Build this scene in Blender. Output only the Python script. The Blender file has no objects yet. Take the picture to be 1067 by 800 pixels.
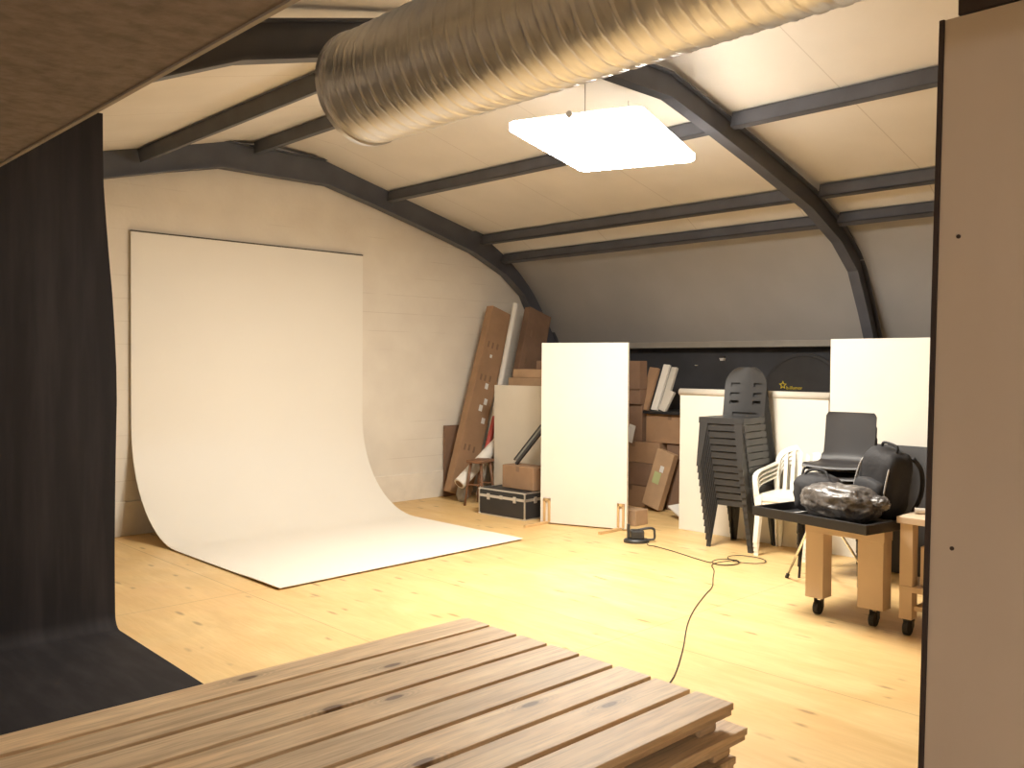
import bpy, bmesh, math, random
from mathutils import Vector, Matrix, noise
random.seed(7)
SC = bpy.context.scene
COL = SC.collection
PI = math.pi

# ------------------------------------------------------------------ camera
cam_d = bpy.data.cameras.new('camera')
cam = bpy.data.objects.new('camera', cam_d); COL.objects.link(cam)
SC.camera = cam
F_PX, PITCH, ROLL, YAW, EYE = 929.3, 0.0215178, -0.0070759, 0.7653297, 1.6
cam_d.sensor_fit = 'HORIZONTAL'; cam_d.sensor_width = 36.0
cam_d.lens = F_PX / 1067.0 * 36.0
cam_d.clip_start = 0.05
fw = Vector((math.sin(YAW)*math.cos(PITCH), math.cos(YAW)*math.cos(PITCH), -math.sin(PITCH)))
r0 = Vector((math.cos(YAW), -math.sin(YAW), 0)); d0 = fw.cross(r0)
rx = math.cos(ROLL)*r0 + math.sin(ROLL)*d0
dy = -math.sin(ROLL)*r0 + math.cos(ROLL)*d0
cam.matrix_world = Matrix(((rx.x, -dy.x, -fw.x, 0), (rx.y, -dy.y, -fw.y, 0), (rx.z, -dy.z, -fw.z, EYE), (0, 0, 0, 1)))

# ------------------------------------------------------------------ light and exposure
SC.view_settings.view_transform = 'Standard'
SC.view_settings.look = 'None'
SC.view_settings.gamma = 1.0
SC.view_settings.use_curve_mapping = False
SC.view_settings.exposure = 0.0
LAMP_STRENGTH = 68.0
FILL_STRENGTH = 165.0
LAMP_COLOR = (1.0, 0.945, 0.85)
WORLD_STRENGTH = 0.03
wd = bpy.data.worlds.new('world'); SC.world = wd; wd.use_nodes = True
wd.node_tree.nodes['Background'].inputs[0].default_value = (1.0, 0.85, 0.65, 1)
wd.node_tree.nodes['Background'].inputs[1].default_value = WORLD_STRENGTH

# ------------------------------------------------------------------ materials
def new_mat(name):
    m = bpy.data.materials.new(name); m.use_nodes = True
    nt = m.node_tree
    return m, nt, nt.nodes['Principled BSDF']

def N(nt, t, **kw):
    n = nt.nodes.new(t)
    for k, v in kw.items(): setattr(n, k, v)
    return n

def mat(name, col, rough=0.6, var=0.08, scale=6.0, stretch=(1, 1, 1), metal=0.0, bump=0.0, bscale=40.0, coat=0.0, spec=0.5):
    m, nt, p = new_mat(name)
    tc = N(nt, 'ShaderNodeTexCoord'); mp = N(nt, 'ShaderNodeMapping')
    mp.inputs['Scale'].default_value = stretch
    nt.links.new(tc.outputs['Object'], mp.inputs['Vector'])
    oi = N(nt, 'ShaderNodeObjectInfo')
    vm = N(nt, 'ShaderNodeVectorMath', operation='SCALE'); vm.inputs['Scale'].default_value = 0.0
    nz = N(nt, 'ShaderNodeTexNoise'); nz.inputs['Scale'].default_value = scale; nz.inputs['Detail'].default_value = 5
    nt.links.new(mp.outputs[0], nz.inputs['Vector'])
    cr = N(nt, 'ShaderNodeValToRGB')
    cr.color_ramp.elements[0].position = 0.3; cr.color_ramp.elements[1].position = 0.7
    cr.color_ramp.elements[0].color = tuple(max(0, c*(1-var)) for c in col) + (1,)
    cr.color_ramp.elements[1].color = tuple(min(1, c*(1+var)) for c in col) + (1,)
    nt.links.new(nz.outputs['Fac'], cr.inputs['Fac'])
    nt.links.new(cr.outputs['Color'], p.inputs['Base Color'])
    p.inputs['Roughness'].default_value = rough
    p.inputs['Metallic'].default_value = metal
    p.inputs['Specular IOR Level'].default_value = spec
    p.inputs['Coat Weight'].default_value = coat
    if bump:
        n2 = N(nt, 'ShaderNodeTexNoise'); n2.inputs['Scale'].default_value = bscale
        nt.links.new(mp.outputs[0], n2.inputs['Vector'])
        b = N(nt, 'ShaderNodeBump'); b.inputs['Strength'].default_value = bump; b.inputs['Distance'].default_value = 0.01
        nt.links.new(n2.outputs['Fac'], b.inputs['Height']); nt.links.new(b.outputs[0], p.inputs['Normal'])
    return m

def mathn(nt, op, a, b=None, c=None):
    n = N(nt, 'ShaderNodeMath', operation=op)
    for i, v in enumerate((a, b, c)):
        if v is None: continue
        if isinstance(v, (int, float)): n.inputs[i].default_value = v
        else: nt.links.new(v, n.inputs[i])
    return n.outputs[0]

def mixc(nt, fac, a, b, blend='MIX'):
    n = N(nt, 'ShaderNodeMix', data_type='RGBA', blend_type=blend)
    if isinstance(fac, (int, float)): n.inputs[0].default_value = fac
    else: nt.links.new(fac, n.inputs[0])
    for i, v in ((6, a), (7, b)):
        if isinstance(v, tuple): n.inputs[i].default_value = v + (1,)
        else: nt.links.new(v, n.inputs[i])
    return n.outputs[2]

def ramp(nt, src, p0, p1, c0=(0, 0, 0), c1=(1, 1, 1)):
    cr = N(nt, 'ShaderNodeValToRGB')
    cr.color_ramp.elements[0].position = p0; cr.color_ramp.elements[1].position = p1
    cr.color_ramp.elements[0].color = c0 + (1,); cr.color_ramp.elements[1].color = c1 + (1,)
    nt.links.new(src, cr.inputs['Fac'])
    return cr.outputs['Color']

def seam(nt, coord, period, offset, width):
    """1 on a thin line every period metres along one coordinate"""
    a = mathn(nt, 'ADD', coord, offset)
    a = mathn(nt, 'DIVIDE', a, period); a = mathn(nt, 'FRACT', a)
    a = mathn(nt, 'SUBTRACT', a, 0.5); a = mathn(nt, 'ABSOLUTE', a)
    return mathn(nt, 'LESS_THAN', a, width / period / 2)

def plywood_floor():
    m, nt, p = new_mat('plywood_floor')
    tc = N(nt, 'ShaderNodeTexCoord'); sp = N(nt, 'ShaderNodeSeparateXYZ')
    nt.links.new(tc.outputs['Object'], sp.inputs[0])
    def nz(scale, st, det=5, dist=0.0):
        mp = N(nt, 'ShaderNodeMapping'); mp.inputs['Scale'].default_value = st
        nt.links.new(tc.outputs['Object'], mp.inputs['Vector'])
        n = N(nt, 'ShaderNodeTexNoise'); n.inputs['Scale'].default_value = scale; n.inputs['Detail'].default_value = det
        n.inputs['Distortion'].default_value = dist
        nt.links.new(mp.outputs[0], n.inputs['Vector']); return n.outputs['Fac']
    c = ramp(nt, nz(2.2, (2.2, .5, 1), 6, 1.2), .3, .72, (0.69, 0.46, 0.195), (0.83, 0.60, 0.285))
    c = mixc(nt, ramp(nt, nz(1.3, (1, 1, 1), 4, .5), .45, .75), c, (0.76, 0.485, 0.205))
    fine = ramp(nt, nz(9, (5, .6, 1), 6, .6), .35, .7)
    c = mixc(nt, mathn(nt, 'MULTIPLY', fine, .16), c, (0.45, 0.25, 0.085))
    # dark flecks and knots along the grain
    mp = N(nt, 'ShaderNodeMapping'); mp.inputs['Scale'].default_value = (8.0, 2.0, 1)
    nt.links.new(tc.outputs['Object'], mp.inputs['Vector'])
    vo = N(nt, 'ShaderNodeTexVoronoi', voronoi_dimensions='2D'); vo.inputs['Scale'].default_value = 1.0; vo.inputs['Randomness'].default_value = 1.0
    nt.links.new(mp.outputs[0], vo.inputs['Vector'])
    k = ramp(nt, vo.outputs['Distance'], .06, .16, (1, 1, 1), (0, 0, 0))
    g = ramp(nt, nz(3.1, (1, 1, 1), 2), .53, .60)
    c = mixc(nt, mathn(nt, 'MULTIPLY', mathn(nt, 'MULTIPLY', k, g), .62), c, (0.22, 0.12, 0.05))
    sx = seam(nt, sp.outputs['X'], 1.22, 0.10, .006); sy = seam(nt, sp.outputs['Y'], 2.44, 0.35, .006)
    s = mathn(nt, 'MAXIMUM', sx, sy)
    c = mixc(nt, mathn(nt, 'MULTIPLY', s, .55), c, (0.20, 0.11, 0.05))
    nt.links.new(c, p.inputs['Base Color'])
    rg = ramp(nt, nz(3.0, (1, 1, 1), 4), .3, .7, (.38, .38, .38), (.52, .52, .52))
    nt.links.new(rg, p.inputs['Roughness'])
    b = N(nt, 'ShaderNodeBump'); b.inputs['Strength'].default_value = .15; b.inputs['Distance'].default_value = .004
    nt.links.new(fine, b.inputs['Height']); nt.links.new(b.outputs[0], p.inputs['Normal'])
    return m

def pallet_wood(name, dark, light, knots=True):
    m, nt, p = new_mat(name)
    tc = N(nt, 'ShaderNodeTexCoord'); oi = N(nt, 'ShaderNodeObjectInfo')
    vm = N(nt, 'ShaderNodeVectorMath', operation='MULTIPLY_ADD')
    cx = N(nt, 'ShaderNodeCombineXYZ')
    for i in range(3): nt.links.new(oi.outputs['Random'], cx.inputs[i])
    vm.inputs[1].default_value = (37, 17, 11)
    nt.links.new(cx.outputs[0], vm.inputs[0]); nt.links.new(tc.outputs['Object'], vm.inputs[2])
    V = vm.outputs[0]
    def nz(scale, st, det=5, dist=0.0):
        mp = N(nt, 'ShaderNodeMapping'); mp.inputs['Scale'].default_value = st
        nt.links.new(V, mp.inputs['Vector'])
        n = N(nt, 'ShaderNodeTexNoise'); n.inputs['Scale'].default_value = scale; n.inputs['Detail'].default_value = det
        n.inputs['Distortion'].default_value = dist
        nt.links.new(mp.outputs[0], n.inputs['Vector']); return n.outputs['Fac']
    c = ramp(nt, nz(4, (.5, 6, 6), 8, .8), .3, .7, dark, light)
    c = mixc(nt, mathn(nt, 'MULTIPLY', ramp(nt, nz(30, (.25, 4, 4), 3, .3), .45, .72), .45), c, tuple(x*.55 for x in dark))
    c = mixc(nt, mathn(nt, 'MULTIPLY', ramp(nt, nz(2.5, (1, 1, 1), 3), .45, .7), .25), c, tuple(x*1.15 for x in light), 'MULTIPLY')
    # a little lighter or darker from board to board
    br = mathn(nt, 'MULTIPLY_ADD', oi.outputs['Random'], .26, .86)
    hs = N(nt, 'ShaderNodeHueSaturation'); nt.links.new(br, hs.inputs['Value']); nt.links.new(c, hs.inputs['Color'])
    c = hs.outputs['Color']
    if knots:
        mp = N(nt, 'ShaderNodeMapping'); mp.inputs['Scale'].default_value = (2.3, 6.5, 0.0)
        nt.links.new(V, mp.inputs['Vector'])
        vo = N(nt, 'ShaderNodeTexVoronoi', voronoi_dimensions='2D'); vo.inputs['Scale'].default_value = 1.0
        nt.links.new(mp.outputs[0], vo.inputs['Vector'])
        halo = ramp(nt, vo.outputs['Distance'], .08, .30, (1, 1, 1), (0, 0, 0))
        ring = mathn(nt, 'SINE', mathn(nt, 'MULTIPLY', vo.outputs['Distance'], 130.0))
        ring = mathn(nt, 'MULTIPLY_ADD', ring, .25, .45)
        sel = ramp(nt, vo.outputs['Color'], .56, .60)
        c = mixc(nt, mathn(nt, 'MULTIPLY', mathn(nt, 'MULTIPLY', halo, ring), mathn(nt, 'MULTIPLY', sel, .8)), c, tuple(x*.45 for x in dark))
        core = ramp(nt, vo.outputs['Distance'], .06, .10, (1, 1, 1), (0, 0, 0))
        c = mixc(nt, mathn(nt, 'MULTIPLY', mathn(nt, 'MULTIPLY', core, sel), .85), c, (0.13, 0.065, 0.03))
    nt.links.new(c, p.inputs['Base Color'])
    p.inputs['Roughness'].default_value = .55
    b = N(nt, 'ShaderNodeBump'); b.inputs['Strength'].default_value = .25; b.inputs['Distance'].default_value = .004
    nt.links.new(nz(30, (.25, 4, 4), 3, .3), b.inputs['Height']); nt.links.new(b.outputs[0], p.inputs['Normal'])
    return m

def painted_block():
    m, nt, p = new_mat('painted_block')
    tc = N(nt, 'ShaderNodeTexCoord'); sp = N(nt, 'ShaderNodeSeparateXYZ')
    nt.links.new(tc.outputs['Object'], sp.inputs[0])
    nz = N(nt, 'ShaderNodeTexNoise'); nz.inputs['Scale'].default_value = 3.0; nz.inputs['Detail'].default_value = 6
    nt.links.new(tc.outputs['Object'], nz.inputs['Vector'])
    c = ramp(nt, nz.outputs['Fac'], .3, .7, (0.77, 0.70, 0.60), (0.83, 0.765, 0.66))
    br = seam(nt, sp.outputs['Z'], .21, .02, .008)
    n2 = N(nt, 'ShaderNodeTexNoise'); n2.inputs['Scale'].default_value = 1.6
    nt.links.new(tc.outputs['Object'], n2.inputs['Vector'])
    msk = mathn(nt, 'MULTIPLY', br, ramp(nt, n2.outputs['Fac'], .50, .62))
    c = mixc(nt, mathn(nt, 'MULTIPLY', msk, .22), c, (0.42, 0.34, 0.25))
    nt.links.new(c, p.inputs['Base Color']); p.inputs['Roughness'].default_value = .7
    n3 = N(nt, 'ShaderNodeTexNoise'); n3.inputs['Scale'].default_value = 25.0
    nt.links.new(tc.outputs['Object'], n3.inputs['Vector'])
    b = N(nt, 'ShaderNodeBump'); b.inputs['Strength'].default_value = .15; b.inputs['Distance'].default_value = .01
    nt.links.new(n3.outputs['Fac'], b.inputs['Height']); nt.links.new(b.outputs[0], p.inputs['Normal'])
    return m

def ceiling_board():
    m, nt, p = new_mat('ceiling_board')
    tc = N(nt, 'ShaderNodeTexCoord'); sp = N(nt, 'ShaderNodeSeparateXYZ')
    nt.links.new(tc.outputs['Object'], sp.inputs[0])
    nz = N(nt, 'ShaderNodeTexNoise'); nz.inputs['Scale'].default_value = 1.7; nz.inputs['Detail'].default_value = 5
    nt.links.new(tc.outputs['Object'], nz.inputs['Vector'])
    c = ramp(nt, nz.outputs['Fac'], .3, .7, (0.70, 0.655, 0.59), (0.77, 0.72, 0.655))
    s = seam(nt, sp.outputs['Y'], 1.2, .05, .008)
    c = mixc(nt, mathn(nt, 'MULTIPLY', s, .35), c, (0.30, 0.24, 0.19))
    nt.links.new(c, p.inputs['Base Color']); p.inputs['Roughness'].default_value = .75
    return m

def black_canvas():
    m, nt, p = new_mat('black_canvas')
    tc = N(nt, 'ShaderNodeTexCoord'); mp = N(nt, 'ShaderNodeMapping'); mp.inputs['Scale'].default_value = (6, 1.2, .5)
    nt.links.new(tc.outputs['Object'], mp.inputs['Vector'])
    nz = N(nt, 'ShaderNodeTexNoise'); nz.inputs['Scale'].default_value = 2.2; nz.inputs['Detail'].default_value = 7
    nt.links.new(mp.outputs[0], nz.inputs['Vector'])
    c = ramp(nt, nz.outputs['Fac'], .42, .78, (0.020, 0.017, 0.018), (0.036, 0.031, 0.032))
    nt.links.new(c, p.inputs['Base Color']); p.inputs['Roughness'].default_value = .8
    p.inputs['Specular IOR Level'].default_value = .25
    return m

def galvanised():
    m, nt, p = new_mat('galvanised_steel')
    tc = N(nt, 'ShaderNodeTexCoord')
    vo = N(nt, 'ShaderNodeTexNoise'); vo.inputs['Scale'].default_value = 14.0; vo.inputs['Detail'].default_value = 4
    nt.links.new(tc.outputs['Object'], vo.inputs['Vector'])
    c = ramp(nt, vo.outputs['Fac'], .3, .7, (0.68, 0.69, 0.73), (0.80, 0.81, 0.84))
    nt.links.new(c, p.inputs['Base Color'])
    p.inputs['Metallic'].default_value = .78
    r = ramp(nt, vo.outputs['Fac'], .3, .7, (.30, .30, .30), (.42, .42, .42))
    nt.links.new(r, p.inputs['Roughness'])
    return m

def emit(name, col, s):
    m, nt, p = new_mat(name)
    p.inputs['Base Color'].default_value = (.9, .9, .9, 1)
    p.inputs['Emission Color'].default_value = col + (1,)
    p.inputs['Emission Strength'].default_value = s
    return m

def plastic_film():
    m, nt, p = new_mat('plastic_film')
    tc = N(nt, 'ShaderNodeTexCoord')
    nz = N(nt, 'ShaderNodeTexNoise'); nz.inputs['Scale'].default_value = 9.0; nz.inputs['Detail'].default_value = 5; nz.inputs['Distortion'].default_value = 1.5
    nt.links.new(tc.outputs['Object'], nz.inputs['Vector'])
    c = ramp(nt, nz.outputs['Fac'], .40, .75, (0.07, 0.062, 0.058), (0.26, 0.235, 0.21))
    nt.links.new(c, p.inputs['Base Color'])
    p.inputs['Roughness'].default_value = .4; p.inputs['Coat Weight'].default_value = .25; p.inputs['Coat Roughness'].default_value = .08
    b = N(nt, 'ShaderNodeBump'); b.inputs['Strength'].default_value = .8; b.inputs['Distance'].default_value = .02
    nt.links.new(nz.outputs['Fac'], b.inputs['Height']); nt.links.new(b.outputs[0], p.inputs['Normal'])
    return m

M = {
 'floor': plywood_floor(), 'block': painted_block(), 'ceil': ceiling_board(), 'canvas': black_canvas(),
 'duct': galvanised(), 'film': plastic_film(),
 'plinth': mat('plinth_paint', (0.82, 0.755, 0.65), .6, .05),
 'wall': mat('room_paint', (0.60, 0.52, 0.42), .7, .05),
 'darkwall': mat('black_lining', (0.050, 0.051, 0.058), .7, .25, 2.0),
 'steel': mat('dark_painted_steel', (0.092, 0.095, 0.112), .5, .15, 4.0),
 'sill': mat('sill_paint', (0.34, 0.31, 0.27), .6, .08),
 'soffit': mat('fibre_board', (0.22, 0.185, 0.175), .8, .22, 22.0, bump=.25, bscale=60),
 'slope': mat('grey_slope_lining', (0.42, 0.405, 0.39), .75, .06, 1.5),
 'lip': mat('pale_edge', (0.36, 0.32, 0.28), .6, .1),
 'white': mat('white_sweep', (0.86, 0.81, 0.72), .55, .01, 1.5),
 'whiteback': mat('sweep_back', (0.10, 0.08, 0.06), .8, .1),
 'board': mat('white_foam_board', (0.79, 0.745, 0.655), .6, .02, 2.0),
 'board2': mat('cream_board', (0.66, 0.60, 0.50), .6, .04, 2.0),
 'roll': mat('grey_paper', (0.62, 0.57, 0.49), .7, .05),
 'part': mat('beige_laminate', (0.70, 0.60, 0.50), .55, .05, 3.0, (1, 1, .3)),
 'partdark': mat('dark_edging', (0.050, 0.036, 0.034), .6, .1),
 'screw': mat('screw_head', (0.06, 0.04, 0.03), .5, .1),
 'pallet': pallet_wood('pallet_board', (0.60, 0.42, 0.245), (0.88, 0.67, 0.42)),
 'bearer': pallet_wood('pallet_bearer', (0.48, 0.335, 0.20), (0.68, 0.50, 0.32), False),
 'card': mat('cardboard', (0.34, 0.205, 0.115), .8, .10, 5.0),
 'card2': mat('dark_cardboard', (0.235, 0.140, 0.088), .8, .12, 5.0),
 'card3': mat('pale_cardboard', (0.44, 0.285, 0.165), .8, .10, 5.0),
 'tape': mat('packing_tape', (0.22, 0.13, 0.075), .4, .1),
 'label': mat('paper_label', (0.72, 0.70, 0.66), .6, .05),
 'green': mat('green_label', (0.42, 0.46, 0.22), .6, .1),
 'paper': mat('white_paper', (0.78, 0.74, 0.67), .6, .04),
 'red': mat('red_print', (0.42, 0.07, 0.06), .6, .1),
 'stool': mat('brown_stool_wood', (0.20, 0.095, 0.048), .5, .15, 6.0, (1, 1, 5)),
 'case': mat('black_case_panel', (0.028, 0.027, 0.028), .5, .15),
 'alu': mat('aluminium_edge', (0.70, 0.68, 0.64), .35, .06, metal=.85),
 'blackmetal': mat('black_powder_coat', (0.022, 0.021, 0.022), .38, .1),
 'blackplastic': mat('black_plastic', (0.035, 0.034, 0.034), .42, .1, 3.0),
 'shell': mat('black_seat_shell', (0.030, 0.027, 0.027), .5, .1, 3.0, bump=.1, bscale=200),
 'whiteplastic': mat('white_garden_plastic', (0.86, 0.83, 0.74), .42, .02),
 'nylon': mat('black_nylon', (0.022, 0.021, 0.023), .75, .2, 9.0, bump=.3, bscale=30),
 'greytrim': mat('grey_trim', (0.42, 0.40, 0.38), .4, .1),
 'mdf': mat('cream_painted_wood', (0.68, 0.53, 0.38), .6, .05, 3.0),
 'mdf2': mat('bench_wood', (0.64, 0.49, 0.34), .6, .08, 3.0),
 'rubber': mat('black_rubber', (0.02, 0.02, 0.02), .6, .1),
 'chrome': mat('chrome', (0.80, 0.79, 0.77), .18, .03, metal=1.0),
 'bracket': mat('tan_wood_strip', (0.60, 0.40, 0.19), .6, .08),
 'yellow': mat('yellow_print', (0.80, 0.62, 0.04), .6, .05),
 'reflector': mat('black_cover', (0.040, 0.038, 0.039), .65, .12, 6.0),
 'glass': mat('grey_picture_glass', (0.22, 0.22, 0.20), .15, .1),
 'amber': mat('varnished_wood', (0.36, 0.19, 0.065), .35, .15),
 'cable': mat('black_cable', (0.030, 0.026, 0.020), .5, .05),
 'diffuser': emit('lamp_diffuser', LAMP_COLOR, LAMP_STRENGTH),
 'fill_diffuser': emit('fill_lamp_diffuser', (1.0, .97, .93), FILL_STRENGTH),  # glow of the added, unseen fill lamp
 'housing': mat('white_lamp_housing', (0.75, 0.75, 0.75), .4, .03),
}

# ------------------------------------------------------------------ mesh helpers
class MB:
    def __init__(s): s.bm = bmesh.new()
    def box(s, c, size, R=None):
        hx, hy, hz = (v/2 for v in size); c = Vector(c)
        vs = []
        for x in (-hx, hx):
            for y in (-hy, hy):
                for z in (-hz, hz):
                    v = Vector((x, y, z))
                    if R is not None: v = R @ v
                    vs.append(s.bm.verts.new(c + v))
        for f in ((0,1,3,2), (4,6,7,5), (0,4,5,1), (2,3,7,6), (0,2,6,4), (1,5,7,3)):
            s.bm.faces.new([vs[i] for i in f])
        return s
    def minmax(s, a, b):
        a = Vector(a); b = Vector(b); return s.box((a+b)/2, [abs(v) for v in (b-a)])
    def beam(s, p, q, w, h, side):
        """a bar from p to q: w wide along 'side', h thick across it"""
        p = Vector(p); q = Vector(q); ax = (q-p).normalized(); sd = Vector(side)
        sd = (sd - ax*sd.dot(ax)).normalized(); nn = ax.cross(sd)
        R = Matrix((ax, sd, nn)).transposed()
        return s.box((p+q)/2, ((q-p).length, w, h), R)
    def loft(s, rings, cap=True, closed=True):
        prev = None; allr = []
        for r in rings:
            vs = [s.bm.verts.new(Vector(v)) for v in r]; allr.append(vs)
            if prev:
                n = len(vs)
                for i in range(n if closed else n-1):
                    j = (i+1) % n
                    s.bm.faces.new((prev[i], prev[j], vs[j], vs[i]))
            prev = vs
        if cap:
            s.bm.faces.new(list(reversed(allr[0]))); s.bm.faces.new(allr[-1])
        return s
    def tube(s, pts, r, seg=8, radii=None, cap=True):
        pts = [Vector(p) for p in pts]; rings = []
        nrm = None
        for i, p in enumerate(pts):
            t = (pts[min(i+1, len(pts)-1)] - pts[max(i-1, 0)]).normalized()
            if nrm is None:
                nrm = t.orthogonal().normalized()
            else:
                nrm = (nrm - t*nrm.dot(t))
                nrm = nrm.normalized() if nrm.length > 1e-6 else t.orthogonal().normalized()
            bn = t.cross(nrm); rr = radii[i] if radii else r
            rings.append([p + nrm*rr*math.cos(2*PI*k/seg) + bn*rr*math.sin(2*PI*k/seg) for k in range(seg)])
        return s.loft(rings, cap)
    def prism(s, poly, d):
        """polygon (3-D points) pushed along vector d"""
        d = Vector(d); return s.loft([[Vector(p) for p in poly], [Vector(p)+d for p in poly]])
    def grid(s, fn, nu, nv, mask=None):
        vs = {}
        def V(i, j):
            if (i, j) not in vs: vs[i, j] = s.bm.verts.new(Vector(fn(i/nu, j/nv)))
            return vs[i, j]
        for i in range(nu):
            for j in range(nv):
                if mask and not mask((i+.5)/nu, (j+.5)/nv): continue
                s.bm.faces.new((V(i, j), V(i+1, j), V(i+1, j+1), V(i, j+1)))
        return s
    def ball(s, c, rad, sub=3, rough=0.0, freq=3.0, seed=0, power=2.0):
        """a lump: superellipsoid with noise"""
        b = bmesh.new(); bmesh.ops.create_icosphere(b, subdivisions=sub, radius=1)
        mp = {}
        for v in b.verts:
            n = v.co.normalized()
            k = (abs(n.x)**power + abs(n.y)**power + abs(n.z)**power) ** (-1/power)
            e = 1 + rough*noise.noise(n*freq + Vector((seed, seed*1.7, 0))) + rough*.5*noise.noise(n*freq*2.6 + Vector((0, seed, 5)))
            mp[v.index] = s.bm.verts.new(Vector(c) + Vector((n.x*rad[0], n.y*rad[1], n.z*rad[2]))*k*e)
        for f in b.faces: s.bm.faces.new([mp[v.index] for v in f.verts])
        b.free(); return s
    def build(s, name, m, parent=None, bevel=0.0, smooth=False, solid=0.0, segs=2, sub=0):
        bmesh.ops.recalc_face_normals(s.bm, faces=s.bm.faces[:])
        me = bpy.data.meshes.new(name); s.bm.to_mesh(me); s.bm.free()
        me.materials.append(M[m] if isinstance(m, str) else m)
        o = bpy.data.objects.new(name, me); COL.objects.link(o)
        if parent: o.parent = parent
        if smooth: me.shade_smooth()
        if solid:
            md = o.modifiers.new('solid', 'SOLIDIFY'); md.thickness = solid; md.offset = 0
        if solid and smooth:
            md = o.modifiers.new('split', 'EDGE_SPLIT'); md.split_angle = math.radians(45)
        if sub:
            md = o.modifiers.new('sub', 'SUBSURF'); md.levels = sub; md.render_levels = sub
        if bevel:
            md = o.modifiers.new('bevel', 'BEVEL'); md.width = bevel; md.segments = segs; md.limit_method = 'ANGLE'; md.angle_limit = math.radians(40)
        return o

def thing(name, label, cat, loc=(0, 0, 0), rz=0.0, group=None):
    o = bpy.data.objects.new(name, None); COL.objects.link(o)
    o.empty_display_size = .1
    o.location = loc; o.rotation_euler = (0, 0, rz)
    return tag(o, label, cat, group)
def tag(o, label, cat, group=None):
    o['label'] = label; o['category'] = cat
    if group: o['group'] = group
    return o
def struct(o): o['kind'] = 'structure'; return o
def dup(root, loc, rz=None, label=None):
    r = root.copy(); COL.objects.link(r); r.location = loc
    if rz is not None: r.rotation_euler = (0, 0, rz)
    if label: r['label'] = label
    for ch in list(root.children):
        c = ch.copy(); COL.objects.link(c); c.parent = r
        for g in ch.children:
            d = g.copy(); COL.objects.link(d); d.parent = c
    return r
def smoothpath(pts, n=6):
    """Catmull-Rom through the points"""
    P = [Vector(p) for p in pts]; out = []
    for i in range(len(P)-1):
        a, b, c, d = P[max(i-1, 0)], P[i], P[i+1], P[min(i+2, len(P)-1)]
        for k in range(n):
            t = k/n
            out.append(.5*((2*b) + (c-a)*t + (2*a-5*b+4*c-d)*t*t + (3*b-a-3*c+d)*t**3))
    out.append(P[-1]); return out

# ------------------------------------------------------------------ the room
YB, YF = 8.37, -2.2           # back gable wall, wall behind the viewer
CX = 4.6                       # middle of the roof
RIGHT = [(CX, 3.83), (5.0, 3.80), (6.0, 3.55), (7.43, 3.20), (7.80, 2.99)]
SLOPE = [(7.80, 2.99), (7.95, 2.885), (8.10, 2.765), (8.24, 2.635), (8.37, 2.49), (8.49, 2.33), (8.60, 2.17), (8.72, 2.00), (8.84, 1.84)]
LEFT = [(2*CX-x, z) for x, z in RIGHT[1:]+[(8.02, 2.86), (8.34, 2.58)]]
CEIL = list(reversed(LEFT)) + RIGHT           # from the left eave to the right eave
struct(MB().minmax((-2.1, YF-.1, -.12), (9.15, YB+.1, 0)).build('floor', 'floor'))
# roof lining: a folded sheet with thickness
outer = [(x, z+.05) for x, z in CEIL]
ring = [(x, YF, z) for x, z in CEIL] + [(x, YF, z) for x, z in reversed(outer)]
struct(MB().prism(ring, (0, YB+.1-YF, 0)).build('ceiling', 'ceil'))
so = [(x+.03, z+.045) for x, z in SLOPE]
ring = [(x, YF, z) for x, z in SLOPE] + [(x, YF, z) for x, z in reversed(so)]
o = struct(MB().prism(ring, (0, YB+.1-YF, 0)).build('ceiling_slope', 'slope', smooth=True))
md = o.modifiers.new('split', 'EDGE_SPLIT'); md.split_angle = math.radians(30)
struct(MB().minmax((-2.0, YF, 2.30), (0.885, YB, 2.62)).build('ceiling_soffit', 'soffit'))
struct(MB().minmax((0.885, YF, 2.294), (0.897, YB, 2.62)).build('trim_1', 'lip'))
gp = [(-2.1, YB, 0), (9.1, YB, 0), (9.1, YB, 1.86)] + [(x, YB, z+.02) for x, z in reversed(CEIL+SLOPE[1:])] + [(.8, YB, 2.6), (-2.1, YB, 2.6)]
struct(MB().prism(gp, (0, .1, 0)).build('wall_back', 'block'))
struct(MB().minmax((-2.0, YB-.022, 0), (8.98, YB, .315)).build('baseboard_back', 'plinth', bevel=.004))
struct(MB().minmax((8.98, YF, 0), (9.1, YB, 1.86)).build('wall_right', 'darkwall'))
struct(MB().minmax((8.80, YF, 1.815), (8.98, YB, 1.885)).build('trim_2', 'sill', bevel=.004))
struct(MB().minmax((-2.1, YF, 0), (-2.0, YB, 2.6)).build('wall_left', 'wall'))
fp = [(-2.1, YF, 0), (9.1, YF, 0), (9.1, YF, 1.86)] + [(x, YF, z+.02) for x, z in reversed(CEIL+SLOPE[1:])] + [(.8, YF, 2.6), (-2.1, YF, 2.6)]
struct(MB().prism(fp, (0, -.1, 0)).build('wall_front', 'wall'))

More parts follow.
